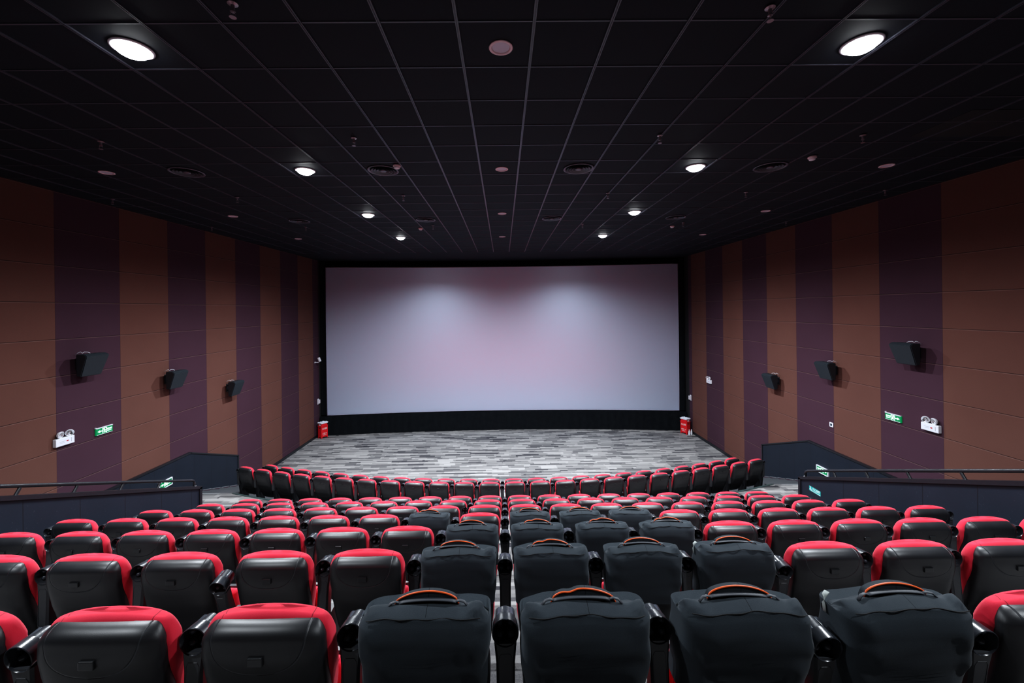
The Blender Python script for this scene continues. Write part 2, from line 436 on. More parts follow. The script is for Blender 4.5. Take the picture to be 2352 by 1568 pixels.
# parapets along the tiers, with caps
SL = DZ / DY
def ptop(y): return CAMZ - 3.03 + .39 * (7.22 - y)
pno = 0
for s, side in ((-1, 'left'), (1, 'right')):
    ye = 7.22 if s < 0 else 7.36
    a, b = sorted((s * XP, s * (XP + .12)))
    bm = new(); prism(bm, [(-3.2, AISLE - .02), (ye, AISLE - .02), (ye, ptop(ye)), (-3.2, ptop(-3.2))], 0, a, b)
    w = struct(obj('wall_%s_parapet' % side, bm, M['navy']))
    bm = new(); a, b = sorted((s * (XP - .018), s * (XP + .138)))
    prism(bm, [(ye + .018, ptop(ye) - .035), (ye + .018, ptop(ye) + .012), (-3.2, ptop(-3.2) + .03), (-3.2, ptop(-3.2) - .035)], 0, a, b)
    box(bm, a, b, ye - .035, ye + .018, AISLE - .02, ptop(ye) - .0)
    obj('cap_trim', bm, M['cap'], w)
    # handrail on the parapet
    h = thing('handrail', 'black tubular handrail on top of the %s parapet beside the seats' % side, 'handrail', (s * (XP + .06), ye, ptop(ye)))
    def rp(y, dz): return (0, y - ye, ptop(y) + dz - ptop(ye))
    bm = new(); tube(bm, [rp(-3.1, .125)] + [rp(y, .125) for y in (0, 2, 4, 6)] + [rp(ye - .12, .12), rp(ye - .075, .108), rp(ye - .06, .08), rp(ye - .06, .0)], .021, 12)
    obj('rail', bm, M['rail'], h, smooth=True)
    for y in ((6.43, 5.81, 5.19, 4.58, 3.96, 3.3) if s < 0 else (6.65, 6.05, 5.42, 4.77, 4.15, 3.5)):
        bm = new(); tube(bm, [rp(y - .03, .005), rp(y + .03, .12)], .017, 10)
        revolve(bm, [(.026, -.002), (.026, .012)], 'z', rp(y - .03, .012), 12)
        obj('post', bm, M['rail'], h, smooth=True, auto=.7)
    bm = new(); revolve(bm, [(.03, 0), (.03, .012)], 'z', rp(ye - .06, .012), 14); obj('foot_flange', bm, M['steelbright'], h)

# dark dado along the corridor and stairs on each side wall
for s, side in ((-1, 'left'), (1, 'right')):
    yp, yq = (10.54, 12.41) if s < 0 else (10.76, 12.68)
    a, b = sorted((s * (XW - .05), s * (XW - .002)))
    bm = new(); prism(bm, [(-3.2, AISLE + .001), (YS, AISLE + .001), (YS + .035, .001), (yq, .001), (yq, 1.10), (yp, 1.835), (-3.2, 1.835)], 0, a, b)
    w = struct(obj('wall_%s_dado' % side, bm, M['navy']))
    bm = new(); a, b = sorted((s * (XW - .068), s * (XW - .002)))
    prism(bm, [(-3.2, 1.815), (yp + .01, 1.815), (yp + .01, 1.85), (-3.2, 1.85)], 0, a, b)
    prism(bm, [(yp, 1.815), (yq + .02, 1.08), (yq + .02, 1.115), (yp, 1.85)], 0, a, b)
    box(bm, a, b, yq - .02, yq + .02, .003, 1.10)
    obj('cap_trim', bm, M['cap'], w)
    # saw-tooth skirting that follows the steps
    bm = new(); a, b = sorted((s * (XW - .066), s * (XW - .049)))
    for i in range(0, 7):
        y0 = YS + .06 + .355 * i; z0 = AISLE - AISLE / NST * (i + 1)
        prism(bm, [(y0, z0 + .002), (y0 + .325, z0 + .002), (y0 + .325, z0 + .018), (y0, z0 + .118)], 0, a, b)
    obj('stair_skirting', bm, M['skirt'], w)
    bm = new(); a, b = sorted((s * (XW - .072), s * (XW - .049)))
    for i in range(0, 7):
        y0 = YS + .06 + .355 * i; z0 = AISLE - AISLE / NST * (i + 1)
        prism(bm, [(y0, z0 + .118), (y0 + .325, z0 + .018), (y0 + .325, z0 + .026), (y0, z0 + .127)], 0, a, b)
    obj('skirting_edge', bm, M['nosing'], w)

# ------------------------------------------------------------------ screen and its black drapes
bm = new()
NS = 60; HWs = 7.72
def scy(x): return 18.58 - .52 * (x / HWs) ** 2
for part in (0,):
    F = []; B = []
    for i in range(NS + 1):
        x = -HWs + 2 * HWs * i / NS
        F.append([bm.verts.new((x, scy(x), z)) for z in (.85, 7.30)])
        B.append([bm.verts.new((x, scy(x) + .05, z)) for z in (.85, 7.30)])
    for i in range(NS):
        bm.faces.new((F[i][0], F[i + 1][0], F[i + 1][1], F[i][1])); bm.faces.new((B[i][0], B[i][1], B[i + 1][1], B[i + 1][0]))
        bm.faces.new((F[i][0], B[i][0], B[i + 1][0], F[i + 1][0])); bm.faces.new((F[i][1], F[i + 1][1], B[i + 1][1], B[i][1]))
    for q in (0, NS): bm.faces.new((F[q][0], F[q][1], B[q][1], B[q][0]))
scr = thing('cinema_screen', 'huge blank pale curved cinema screen filling the far wall', 'screen', (0, 0, 0))
obj('screen_surface', bm, M['screen'], scr, smooth=True, auto=.5)
bm = new()
for zz in (.845, 7.295):
    tube(bm, [(-HWs + 2 * HWs * i / 40, scy(-HWs + 2 * HWs * i / 40) + .01, zz) for i in range(41)], .018, 6)
for xx in (-HWs, HWs): tube(bm, [(xx, scy(xx) + .01, .845), (xx, scy(xx) + .01, 7.295)], .018, 6)
obj('screen_edge', bm, M['screenedge'], scr, smooth=True)
def drape(name, xs, yf, z0f, z1, amp, label, wl=.33):
    bm = new(); prev = None; n = max(8, int((xs[1] - xs[0]) / .04))
    for i in range(n + 1):
        x = xs[0] + (xs[1] - xs[0]) * i / n
        y = yf(x) + amp * math.sin(x * 2 * PI / wl + 1.7 * math.sin(x * 1.3))
        col = []
        for j in range(7):
            t = j / 6
            col.append(bm.verts.new((x + .03 * math.sin(x * 3 + t * 4) * amp * 10, y - (.05 * (1 - t) if amp else 0) + .02 * math.sin(t * 9 + x * 2.1) * (amp * 20), z0f + (z1 - z0f) * t)))
        if prev:
            for j in range(6): bm.faces.new((prev[j], col[j], col[j + 1], prev[j + 1]))
        prev = col
    return tag(obj(name, bm, M['velour'], smooth=True), label, 'curtain')
drape('black_drape', (-7.98, 7.98), lambda x: scy(x) - .10, .004, .835, .009, 'long black cloth skirt hanging below the cinema screen')
drape('black_drape', (-8.0, -7.765), lambda x: 18.16, .84, 7.58, .012, 'narrow black drape along the left edge of the screen')
drape('black_drape', (7.765, 8.0), lambda x: 18.12, .84, 7.58, .012, 'narrow black drape along the right edge of the screen')

# ------------------------------------------------------------------ the seat
REAR = [(.20, .105), (.30, .055), (.38, .015), (.48, -.025), (.58, -.058), (.68, -.084), (.76, -.100), (.82, -.108), (.87, -.105), (.90, -.093), (.915, -.066)]
def shell_levels():
    L = []
    for i in range(30):
        z = .215 + (.872 - .215) * i / 29
        r = lerp(REAR, z); b = .040 - .012 * max(0, min(1, (z - .74) / .12))
        a = lerp([(.215, .178), (.40, .194), (.55, .205), (.70, .209), (.82, .212), (.87, .211)], z)
        if z < .27: a -= (.27 - z) ** 2 / .055 * .9
        L.append((z, r + b, a, b, 4.5))
    for i in range(1, 10):
        t = i / 9 * PI / 2; z = .872 + .050 * math.sin(t)
        b = .028 - .018 * (1 - math.cos(t)); r = -.105 + .055 * (1 - math.cos(t))
        L.append((z, r + b, .211 - .040 * (1 - math.cos(t)), b, 4.5 - t * .6))
    return L
def shell_warp(p):
    p.y -= .013 * (1 - (p.x / .217) ** 2) * min(1, max(0, (p.z - .4) / .4))
    p.y += .018 * max(0, (abs(p.x) - .15) / .067) ** 2
    if p.z > .80: p.z -= .016 * (abs(p.x) / .2) ** 4 * min(1, (p.z - .80) / .1)
    return p
def cushion_levels():
    L = []
    for i in range(18):
        z = .42 + (.85 - .42) * i / 17
        c = lerp([(.40, .100), (.60, .036), (.80, -.014), (.92, -.028)], z)
        a = lerp([(.40, .150), (.50, .182), (.62, .208), (.74, .223), (.85, .225)], z)
        b = .046 + .010 * math.sin((z - .42) / .43 * PI)
        if i == 0: a -= .02; b -= .02
        L.append((z, c, a, b, 4))
    for i in range(1, 10):
        t = i / 9 * PI / 2; z = .85 + .088 * math.sin(t)
        c = lerp([(.80, -.014), (.92, -.026)], z)
        L.append((z, c, .225 - .036 * (1 - math.cos(t)), .050 - .034 * (1 - math.cos(t)), 4 - t * .5))
    return L
def cush_warp(p):
    w = max(0, min(1, (p.z - .70) / .2))
    p.z -= .026 * w * (abs(p.x) / .2) ** 2.3
    return p
def arm_mesh():
    """armrest lying flat: pivot at origin, arm along +y"""
    bm = new()
    sec = [(-.03, .030, -.020, .042), (.02, .033, -.020, .048), (.12, .033, -.014, .049), (.22, .034, -.008, .050), (.288, .041, .0, .050)]
    rs = []
    for y, hw, z0, z1 in sec:
        c = .008
        rs.append([bm.verts.new(q) for q in ((-hw + c, y, z0), (hw - c, y, z0), (hw, y, z0 + c), (hw, y, z1 - c), (hw - c, y, z1), (-hw + c, y, z1), (-hw, y, z1 - c), (-hw, y, z0 + c))])
    for A, B in zip(rs, rs[1:]): bridge(bm, A, B)
    cap(bm, rs[0][::-1]); cap(bm, rs[-1])
    # raised rim round a recessed panel
    ring = [(-.020, .03), (-.021, .24), (-.014, .252), (.014, .252), (.021, .24), (.020, .03), (.0, .026), (-.020, .03)]
    tube(bm, [(x * 1.1, y, .0492) for x, y in ring], .0022, 6)
    return bm
def cup_mesh():
    bm = new(); R = []
    prof = [(.034, -.050), (.0375, -.047), (.041, .000), (.0415, .003), (.0465, .006), (.0490, .048), (.0490, .052), (.0470, .054), (.0450, .050), (.042, .006), (.037, .000), (.033, -.042)]
    revolve(bm, prof, 'z', (0, .325, 0), 28, close_end=True)
    return bm
def fins_mesh():
    bm = new()
    for k in range(4):
        a = PI / 4 + k * PI / 2
        c = Vector((.031 * math.cos(a), .325 + .031 * math.sin(a), -.008))
        revolve(bm, [(.0005, -.036), (.014, -.034), (.014, .028), (.011, .037), (.0005, .041)], 'z', c, 10, close_start=False, close_end=False)
    return bm
# shared mesh data, built once
proto = thing('cinema_chair', 'x', 'seat')
bm = new(); loft(bm, shell_levels(), 52, shell_warp); sh = obj('back_shell', bm, M['shell'], proto, smooth=True)
bm = new(); box(bm, -.026, .026, -.1275, -.112, .806, .836, 0, .003); obj('number_plate', bm, M['plate'], sh)
bm = new(); loft(bm, cushion_levels(), 44, cush_warp); obj('back_cushion', bm, M['red'], proto, smooth=True)
bm = new(); loft(bm, [(.32 + .25 * i / 12, .215 - .03 * i / 12, .195 + .012 * math.sin(i / 12 * PI), .012 + .034 * math.sin(max(.0, min(1, (i + .6) / 13)) * PI) ** .5, 4) for i in range(13)], 32); obj('seat_cushion', bm, M['red'], proto, smooth=True)
bm = new(); loft(bm, [(.31 + .25 * i / 8, .280 - .03 * i / 8, .185 + .012 * math.sin(i / 8 * PI), .012, 4) for i in range(9)], 24); obj('seat_pan', bm, M['arm'], proto, smooth=True, auto=.8)
def support_mesh():
    bm = new()
    prism(bm, [(.03, 0), (.26, 0), (.26, .03), (.22, .10), (.17, .44), (.10, .53), (.0, .53), (.0, .46), (.04, .10)], 0, -.033, .033)
    box(bm, -.035, .035, .01, .24, 0, .008)
    return bm
sup = obj('side_support', support_mesh(), M['steel'], proto, loc=(PITCH / 2, 0, 0))
ARM0 = math.radians(84)
arm = obj('armrest', arm_mesh(), M['arm'], proto, loc=(PITCH / 2, .006, .488), rot=(ARM0, 0, 0), smooth=True, auto=.6)
cup = obj('cup_holder', cup_mesh(), M['gloss'], arm, smooth=True, auto=.7)
obj('cup_fins', fins_mesh(), M['fins'], cup, smooth=True)
PARTS = {c.name.split('.')[0]: c for c in proto.children}

# ------------------------------------------------------------------ the seat cover
def cover_obj(seed):
    rnd = random.Random(seed)
    ph = [rnd.uniform(0, 6.28) for _ in range(12)]
    root = thing('seat_cover', 'x', 'seat cover')
    L = []
    CR = [(.62, -.092), (.70, -.108), (.78, -.124), (.84, -.135), (.885, -.137), (.92, -.130), (.948, -.114)]
    for i in range(22):
        z = .625 + (.925 - .625) * i / 21
        r = lerp(CR, z); f = lerp([(.40, .100), (.60, .036), (.80, -.014), (.92, -.028)], z) + .072
        L.append((z, (r + f) / 2, .227 - .008 * (1 - i / 21), (f - r) / 2, 7))
    f0 = L[-1][1] + L[-1][3]; r0 = -.114
    for i in range(1, 6):
        t = i / 5; z = .925 + .023 * t; r = lerp(CR, z); f = f0 - .008 * t
        L.append((z, (r + f) / 2, .227 - .020 * t ** 1.6, (f - r) / 2, 7 - t))
    for i in range(1, 9):
        t = i / 8; z = .948 + .017 * math.sin(t * PI / 2)
        r = r0 + .062 * t; f = f0 - .008 - .028 * t
        L.append((z, (r + f) / 2, .207 - .022 * t ** 1.5, max(.010, (f - r) / 2), 6 - 2 * t))
    def warp(p):
        x, y, z = p
        k = max(0, min(1, (z - .60) / .3))
        if z > .93 and y > -.060: p.z -= min(.05, (y + .060) * 1.0)
        wr = .0050 * math.sin(x * 27 + ph[0] + z * 38) * math.sin(z * 24 + ph[1]) + .0030 * math.sin(x * 60 + ph[2] + z * 21)
        ear = max(0, 1 - ((abs(x) - .185) / .035) ** 2) * max(0, min(1, (z - .935) / .02))
        p.y += wr * (1 if y < 0 else -.6)
        p.z += .008 * ear * (1 if y > -.10 else 0) * (1 + .8 * math.sin(ph[4] + (3 if x > 0 else 0))) + k * .004 * math.sin(x * 19 + ph[3]) - .010 * k * (x / .2) ** 2
        p.x += .004 * math.sin(z * 30 + ph[5]) * (1 if x > 0 else -1)
        p.y += .016 * max(0, (abs(x) - .15) / .07) ** 2 * (1 if y < -.02 else 0)
        return p
    bm = new(); loft(bm, L, 64, warp, (False, True)); body = obj('cover_cloth', bm, M['cover'], root, smooth=True)
    # stitched seam along the upper rear edge
    seam = []
    for i in range(25):
        x = -.196 + .392 * i / 24; t = 24 / 44
        p = Vector((x, r0 + .002, .9485)); p = warp(p)
        seam.append((p.x, p.y - .0015, p.z + .001))
    bm = new(); tube(bm, seam, .0016, 6); obj('seam', bm, M['seamline'], body, smooth=True)
    # padded flap that stands up behind the handle, edged with orange piping
    sk = rnd.uniform(-.012, .012); dent = rnd.choice((0, 0, .008))
    top = [(-.115 + .230 * i / 24, -.034 + .006 * math.sin(i / 24 * PI), .948 + .045 * max(0, math.sin(i / 24 * PI)) ** .40 + sk * .8 * (i / 24 - .5) - dent * math.exp(-((i - 7) / 2.2) ** 2)) for i in range(25)]
    bm = new(); A = []; B = []; C2 = []; D = []
    for x, y, z in top:
        A.append(bm.verts.new((x, y - .012, z - .003))); B.append(bm.verts.new((x, y + .012, z - .003)))
        C2.append(bm.verts.new((x * .98, y + .014, .900))); D.append(bm.verts.new((x * .98, y - .014, .900)))
    for i in range(24):
        for P, Q in ((A, B), (B, C2), (C2, D), (D, A)): bm.faces.new((P[i], P[i + 1], Q[i + 1], Q[i]))
    bm.faces.new((A[0], B[0], C2[0], D[0])); bm.faces.new((A[-1], D[-1], C2[-1], B[-1]))
    flap = obj('flap', bm, M['cover'], root, smooth=True, auto=1.0)
    bm = new(); tube(bm, [(x, y - .012, z) for x, y, z in top], .0030, 8); q = obj('piping', bm, M['orange'], flap, smooth=True); q['label'] = 'orange piping'
    # carry handle: flat strap with webbing loops at both ends
    bm = new(); pts = [(-.100 + .200 * i / 14 + sk, -.056 + .003 * math.sin(i / 14 * PI), .965 + .008 * math.sin(i / 14 * PI) ** .5) for i in range(15)]
    tube(bm, pts, .0085, 8, flat=.0035); hd = obj('carry_handle', bm, M['strap'], root, smooth=True)
    for s in (-1, 1):
        bm = new(); tube(bm, [(s * .098 + sk, -.056, .966), (s * .112 + sk, -.058, .971), (s * .128 + sk, -.062, .969), (s * .142 + sk, -.066, .955)], .006, 8, flat=.003)
        obj('webbing_loop', bm, M['strap'], hd, smooth=True)
    return root
covers = [cover_obj(s) for s in (3, 11, 23, 42)]
def care_tag(root):
    bm = new(); pts = [(-.205, .010, .935), (-.222, .0, .930), (-.232, -.008, .905), (-.230, -.01, .875)]
    tube(bm, pts, .0085, 8, flat=.0012); o = obj('care_tag', bm, M['tag'], root, smooth=True); o['label'] = 'white care tag'

# ------------------------------------------------------------------ place the seats
GROUPS = {}
def place_seat(x, y, z, rz, label, group, left_arm=False, tilt=0.0, covered=False):
    r = proto.copy(); COL.objects.link(r); r.location = (x, y, z); r.rotation_euler = (0, 0, rz)
    r['label'] = label; r['group'] = group; r['category'] = 'chair'
    for c in proto.children:
        d = copy_tree(c, r)
        if covered and d.name.startswith('back_cushion'): d.scale = (.97, .9, .955); d.location.y = -.006
        if d.name.startswith('armrest'): d.rotation_euler = (ARM0 + tilt, 0, 0)
    if left_arm:
        for nm in ('side_support', 'armrest'):
            d = copy_tree(PARTS[nm], r); d.location.x = -PITCH / 2
            if nm == 'armrest': d.rotation_euler = (ARM0 + .12, 0, 0)
    return r
ROWNAME = ['in the row nearest the camera', 'in the second row from the camera', 'in the third row from the camera',
           'in the fourth row behind the cross aisle', 'in the third row behind the cross aisle',
           'in the second row behind the cross aisle', 'in the first row behind the cross aisle']
RANGE = [(-4, 3), (-6, 5), (-8, 8), (-9, 8), (-9, 8), (-9, 8), (-9, 8)]
COVER = {0: (-1, 0, 1, 2), 1: (-1, 0, 1, 2), 2: (-1, 0, 1, 2), 3: (-2, 0, 1, 2)}
LOW = {(0, -4): .20, (0, 1): .25, (1, -4): .38, (1, 2): .26, (0, -3): .04, (0, -2): .02, (0, -1): .0, (0, 0): .0, (4, -2): -.35, (0, 2): .22, (1, -5): .02}
rt = random.Random(5)
ci = 0
for n in range(7):
    k0, k1 = RANGE[n]
    for i, k in enumerate(range(k0, k1 + 1)):
        covered = k in COVER.get(n, ())
        lab = ('seat under black cover, %s from the left %s' if covered else 'red and black seat, %s from the left %s') % (ORD[i], ROWNAME[n])
        tilt = LOW.get((n, k), rt.choice((-.03, 0, 0, .02, .04, .07)))
        x = -.005 + (k + .5) * PITCH
        place_seat(x, rowy(n), rowz(n), 0, lab, 'seats ' + ROWNAME[n], left_arm=(k == -9 or (n < 3 and i == 0 and False)), tilt=tilt, covered=covered)
        if covered:
            j = COVER[n].index(k)
            src = covers[(j + n * 3 + (j * n) % 3) % 4]
            c = copy_tree(src); c.location = (x, rowy(n), rowz(n)); c.rotation_euler = (0, 0, rt.uniform(-.02, .02))
            c['label'] = 'black cover with orange piping, %s of four %s' % (ORD[j], ROWNAME[n])
            c['category'] = 'seat cover'; c['group'] = 'black seat covers'
            if (n, j) in ((0, 3), (1, 3)): care_tag(c)
for (C, R, z, nm) in ((CH, RH, .63, 'in the curved second row'), (CI, RI, .27, 'in the curved front row')):
    for i in range(24):
        a = (i - 11.5) * PITCH / R
        x, y = C[0] + R * math.sin(a), C[1] - R * math.cos(a)
        place_seat(x, y, z, a, 'red and black seat, %s from the left %s' % (ORD[i], nm), 'seats ' + nm, left_arm=(i == 0), tilt=rt.choice((-.03, 0, 0, .03, .06, .10)))
def kill(o):
    for c in list(o.children): kill(c)
    bpy.data.objects.remove(o)
for o in covers + [proto]: kill(o)

# ------------------------------------------------------------------ ceiling fittings
def place_many(proto_root, items, group):
    """items: (loc, rz, label)"""
    for i, (loc, rz, label) in enumerate(items):
        o = proto_root if i == 0 else copy_tree(proto_root)
        o.location = loc; o.rotation_euler = (0, 0, rz); o['label'] = label; o['group'] = group
def on_dl():
    t = thing('downlight', 'x', 'ceiling light')
    bm = new(); revolve(bm, [(.150, -.001), (.150, -.010), (.140, -.016), (.126, -.014), (.122, -.001)], 'z', n=36); obj('trim_ring', bm, M['whitemetal'], t, smooth=True)
    bm = new(); revolve(bm, [(.119, -.002), (.116, -.022), (.100, -.045), (.070, -.062), (.035, -.070), (.001, -.072)], 'z', n=36); obj('lamp_lens', bm, M['lamp'], t, smooth=True)  # width and dome put the lamp's bloom into the lens shape
    return t
it = []
for s, sn in ((-1, 'left'), (1, 'right')):
    for i in range(4):
        it.append(((s * 3.08, 3.48 + 3.025 * i, ZC), 0, 'lit round downlight, %s from the camera in the %s hand ceiling line' % (ORD[i], sn)))
place_many(on_dl(), it, 'lit downlights')
for s in (-1, 1):
    for i in range(-1, 4):
        ld = bpy.data.lights.new('downlight_beam', 'SPOT'); ld.energy = (420, 1100, 1600, 1950, 3150)[i + 1]; ld.color = (.87, .935, 1.0)
        ld.spot_size = math.radians(165); ld.spot_blend = 1.0; ld.shadow_soft_size = .05
        lo = bpy.data.objects.new('downlight_beam', ld); COL.objects.link(lo); lo.location = (s * 3.08, 3.48 + 3.025 * i, ZC - .085)
def off_dl():
    t = thing('downlight', 'x', 'ceiling light')
    bm = new(); revolve(bm, [(.102, -.001), (.102, -.008), (.094, -.012), (.078, -.010), (.074, .03)], 'z', n=32, close_end=False); obj('trim_ring', bm, M['pinkbounce'], t, smooth=True)
    bm = new(); revolve(bm, [(.074, -.001), (.074, -.003), (.001, -.0035)], 'z', n=32); obj('lamp_lens', bm, M['lensoff'], t)
    return t
it = []
for x, sn in ((0.01, 'middle'), (-6.2, 'far left'), (6.16, 'far right')):
    for i in range(4):
        if x and abs(x) > 1 and i == 0: continue
        it.append(((x, 3.5 + 3.03 * i, ZC), 0, 'unlit round downlight, %s from the camera in the %s ceiling line' % (ORD[i if abs(x) < 1 else i - 1], sn)))
place_many(off_dl(), it, 'unlit downlights')
def vent():
    t = thing('ceiling_vent', 'x', 'air vent')
    bm = new(); revolve(bm, [(.205, -.001), (.238, -.004), (.242, -.014), (.230, -.020), (.215, -.014), (.205, -.004)], 'z', n=40, close_start=False, close_end=False); obj('outer_ring', bm, M['ventlit'], t, smooth=True)
    bm = new()
    for r in (.185, .145, .105):
        revolve(bm, [(r - .03, -.002), (r, -.020), (r + .003, -.024), (r - .006, -.020), (r - .034, -.002)], 'z', n=40, close_start=False, close_end=False)
    obj('cone_ring', bm, M['vent'], t, smooth=True)
    bm = new(); revolve(bm, [(.05, -.001), (.055, -.022), (.03, -.028), (.001, -.03)], 'z', n=24); obj('centre_cap', bm, M['ventlit'], t, smooth=True)
    return t
VX = (-4.95, -1.865, 1.23, 4.29)
it = []
for j, y in enumerate((6.53, 10.12)):
    for i, x in enumerate(VX):
        it.append(((x, y, ZC), 0, 'round black air vent, %s from the left in the %s line of vents' % (ORD[i], 'nearer' if j == 0 else 'farther')))
place_many(vent(), it, 'round ceiling vents')
def smoke():
    t = thing('smoke_detector', 'x', 'smoke detector')
    bm = new(); revolve(bm, [(.058, 0), (.058, -.018), (.052, -.024)], 'z', n=24); obj('mounting_base', bm, M['pinkbounce'], t, smooth=True, auto=.6)
    bm = new(); revolve(bm, [(.044, -.020), (.046, -.034), (.038, -.048), (.015, -.054), (.001, -.055)], 'z', n=24); obj('sensor_head', bm, M['whitemetal'], t, smooth=True)
    return t
place_many(smoke(), [((-1.59, 6.30, ZC - .012), 0, 'white smoke detector beside the nearer vent left of centre'), ((-2.19, 11.13, ZC - .012), 0, 'small white smoke detector beyond the farther vent left of centre'),
    ((4.63, 6.09, ZC - .012), 0, 'white smoke detector on the right near a large black vent'), ((4.64, 11.18, ZC - .012), 0, 'small white smoke detector on the right beyond the farther vent')], 'smoke detectors')
def sprink():
    t = thing('ceiling_sprinkler', 'x', 'sprinkler')
    bm = new(); revolve(bm, [(.036, 0), (.036, -.004), (.018, -.010), (.013, -.012), (.013, -.045), (.018, -.05), (.018, -.06), (.006, -.064)], 'z', n=14); obj('sprinkler_body', bm, M['brass'], t, smooth=True, auto=.6)
    bm = new()
    for s in (-1, 1): tube(bm, [(s * .012, 0, -.058), (s * .019, 0, -.075), (s * .006, 0, -.094)], .003, 6)
    revolve(bm, [(.024, -.096), (.024, -.099)], 'z', n=16); obj('deflector', bm, M['brass'], t, smooth=True, auto=.6)
    return t
SP = [(-1.91, 2.97, 'at the near edge of the ceiling, left of centre'), (2.01, 3.04, 'at the near edge of the ceiling, right of centre'),
      (-5.13, 5.33, 'nearest in the line on the left'), (-1.88, 5.29, 'left of centre, before the first vents'),
      (2.05, 5.29, 'right of centre, before the first vents'), (4.72, 5.33, 'on the right, before the smoke detector'),
      (-7.5, 8.01, 'close to the left wall, nearer one'), (-5.08, 7.97, 'second in the line on the left'), (-1.89, 7.96, 'left of centre between the two vent lines'),
      (2.05, 7.92, 'right of centre between the two vent lines'), (4.74, 7.95, 'on the right between the two vent lines'), (7.41, 7.89, 'close to the right wall, nearer one'),
      (-7.48, 10.69, 'close to the left wall, farther one'), (-5.12, 10.81, 'third in the line on the left'), (-1.8, 10.8, 'left of centre beyond the farther vents'),
      (2.12, 10.8, 'right of centre beyond the farther vents'), (4.75, 10.75, 'on the right beyond the farther vents'), (7.47, 10.76, 'close to the right wall, farther one')]
place_many(sprink(), [((x, y, ZC - .012), rt.uniform(0, 3), 'small pendent ceiling sprinkler ' + l) for x, y, l in SP], 'ceiling sprinklers')

# ------------------------------------------------------------------ wall speakers
def speaker(s):
    """s=+1: hangs on the left wall, faces +x. origin on the wall"""
    t = thing('wall_speaker', 'x', 'speaker')
    bm = new()
    def pt(x, y, z): return bm.verts.new((s * x, y, z))
    xb, hw, hb = .14, .225, .195
    v = [pt(xb, -hb, -.205), pt(xb, hb, -.205), pt(xb, hb + .01, .205), pt(xb, -hb - .01, .205),
         pt(xb + .085, -hb, -.215), pt(xb + .085, hb, -.215), pt(xb + .225, hw, .165), pt(xb + .225, -hw, .165),
         pt(xb + .165, hw - .01, .205), pt(xb + .165, -hw + .01, .205)]
    for q in ((0, 1, 2, 3), (0, 4, 5, 1), (4, 7, 6, 5), (7, 9, 8, 6), (9, 3, 2, 8), (0, 3, 9, 7, 4), (1, 5, 6, 8, 2)):
        bm.faces.new([v[i] for i in q])
    bmesh.ops.bevel(bm, geom=list(bm.edges), offset=.012, segments=2, affect='EDGES')
    cab = obj('cabinet', bm, M['spk'], t, smooth=True, auto=.5)
    bm = new()
    n = Vector((.38, 0, -.14)).normalized()
    q = [(xb + .086, -hb + .02, -.195), (xb + .086, hb - .02, -.195), (xb + .215, hw - .025, .150), (xb + .215, -hw + .025, .150)]
    A = [bm.verts.new((s * (x + n.x * .004), y, z + n.z * .004)) for x, y, z in q]; B = [bm.verts.new((s * (x - n.x * .01), y, z - n.z * .01)) for x, y, z in q]
    cap(bm, A); cap(bm, B[::-1]); bridge(bm, A, B)
    obj('grille', bm, M['grille'], cab)
    bm = new(); 
    for yy in (-.12, -.03, .06): 
        a, b = sorted((s * (xb + .07), s * (xb + .11))); box(bm, a, b, yy, yy + .012, .203, .2075)
    obj('top_slot', bm, M['black'], cab)
    bm = new(); a, b = sorted((0, s * .01)); box(bm, a, b, -.07, .07, -.10, .12)
    a, b = sorted((0, s * (xb + .02))); box(bm, a, b, -.02, .02, .06, .10); box(bm, a, b, -.02, .02, -.08, -.05)
    obj('wall_bracket', bm, M['steel'], t)
    bm = new(); tube(bm, [(s * .02, -.09, .19), (s * .06, -.08, .225), (s * .09, -.06, .24), (s * .11, -.05, .215), (s * .12, -.02, .235), (s * .13, .03, .228), (s * .15, .06, .207)], .004, 6); obj('cable', bm, M['white'], t, smooth=True)
    return t
for s, side in ((1, 'left'), (-1, 'right')):
    Ys = (7.87, 9.89, 12.06) if s > 0 else (7.92, 9.91, 11.99)
    place_many(speaker(s), [((-s * XW, y, z), 0, 'black wedge-shaped speaker, %s along the %s wall' % (w, side)) for y, z, w in zip(Ys, (4.435, 3.81, 3.19), ('nearest', 'middle one', 'farthest'))], 'wall speakers')

# ------------------------------------------------------------------ exit signs (wall frame: local u along the wall to the right as seen, v up, n out of the wall)
def wallM(s, y, z, off=0.0):
    """matrix from sign space (x right, y up, z toward viewer) to world on the side wall; s=-1 left wall, +1 right wall"""
    if s < 0: return Matrix(((0, 0, 1, -XW + off), (1, 0, 0, y), (0, 1, 0, z), (0, 0, 0, 1)))
    return Matrix(((0, 0, -1, XW - off), (-1, 0, 0, y), (0, 1, 0, z), (0, 0, 0, 1)))
def add(bm, tmp, M4):
    """append a temporary bmesh through a matrix"""
    mp = {}
    for v in tmp.verts: mp[v] = bm.verts.new(M4 @ v.co)
    for f in tmp.faces:
        g = bm.faces.new([mp[v] for v in f.verts]); g.material_index = f.material_index
    tmp.free()
def wpart(name, mat, parent, fn, smooth=False, auto=None):
    bm = new(); fn(bm); return obj(name, bm, mat, parent, smooth=smooth, auto=auto)
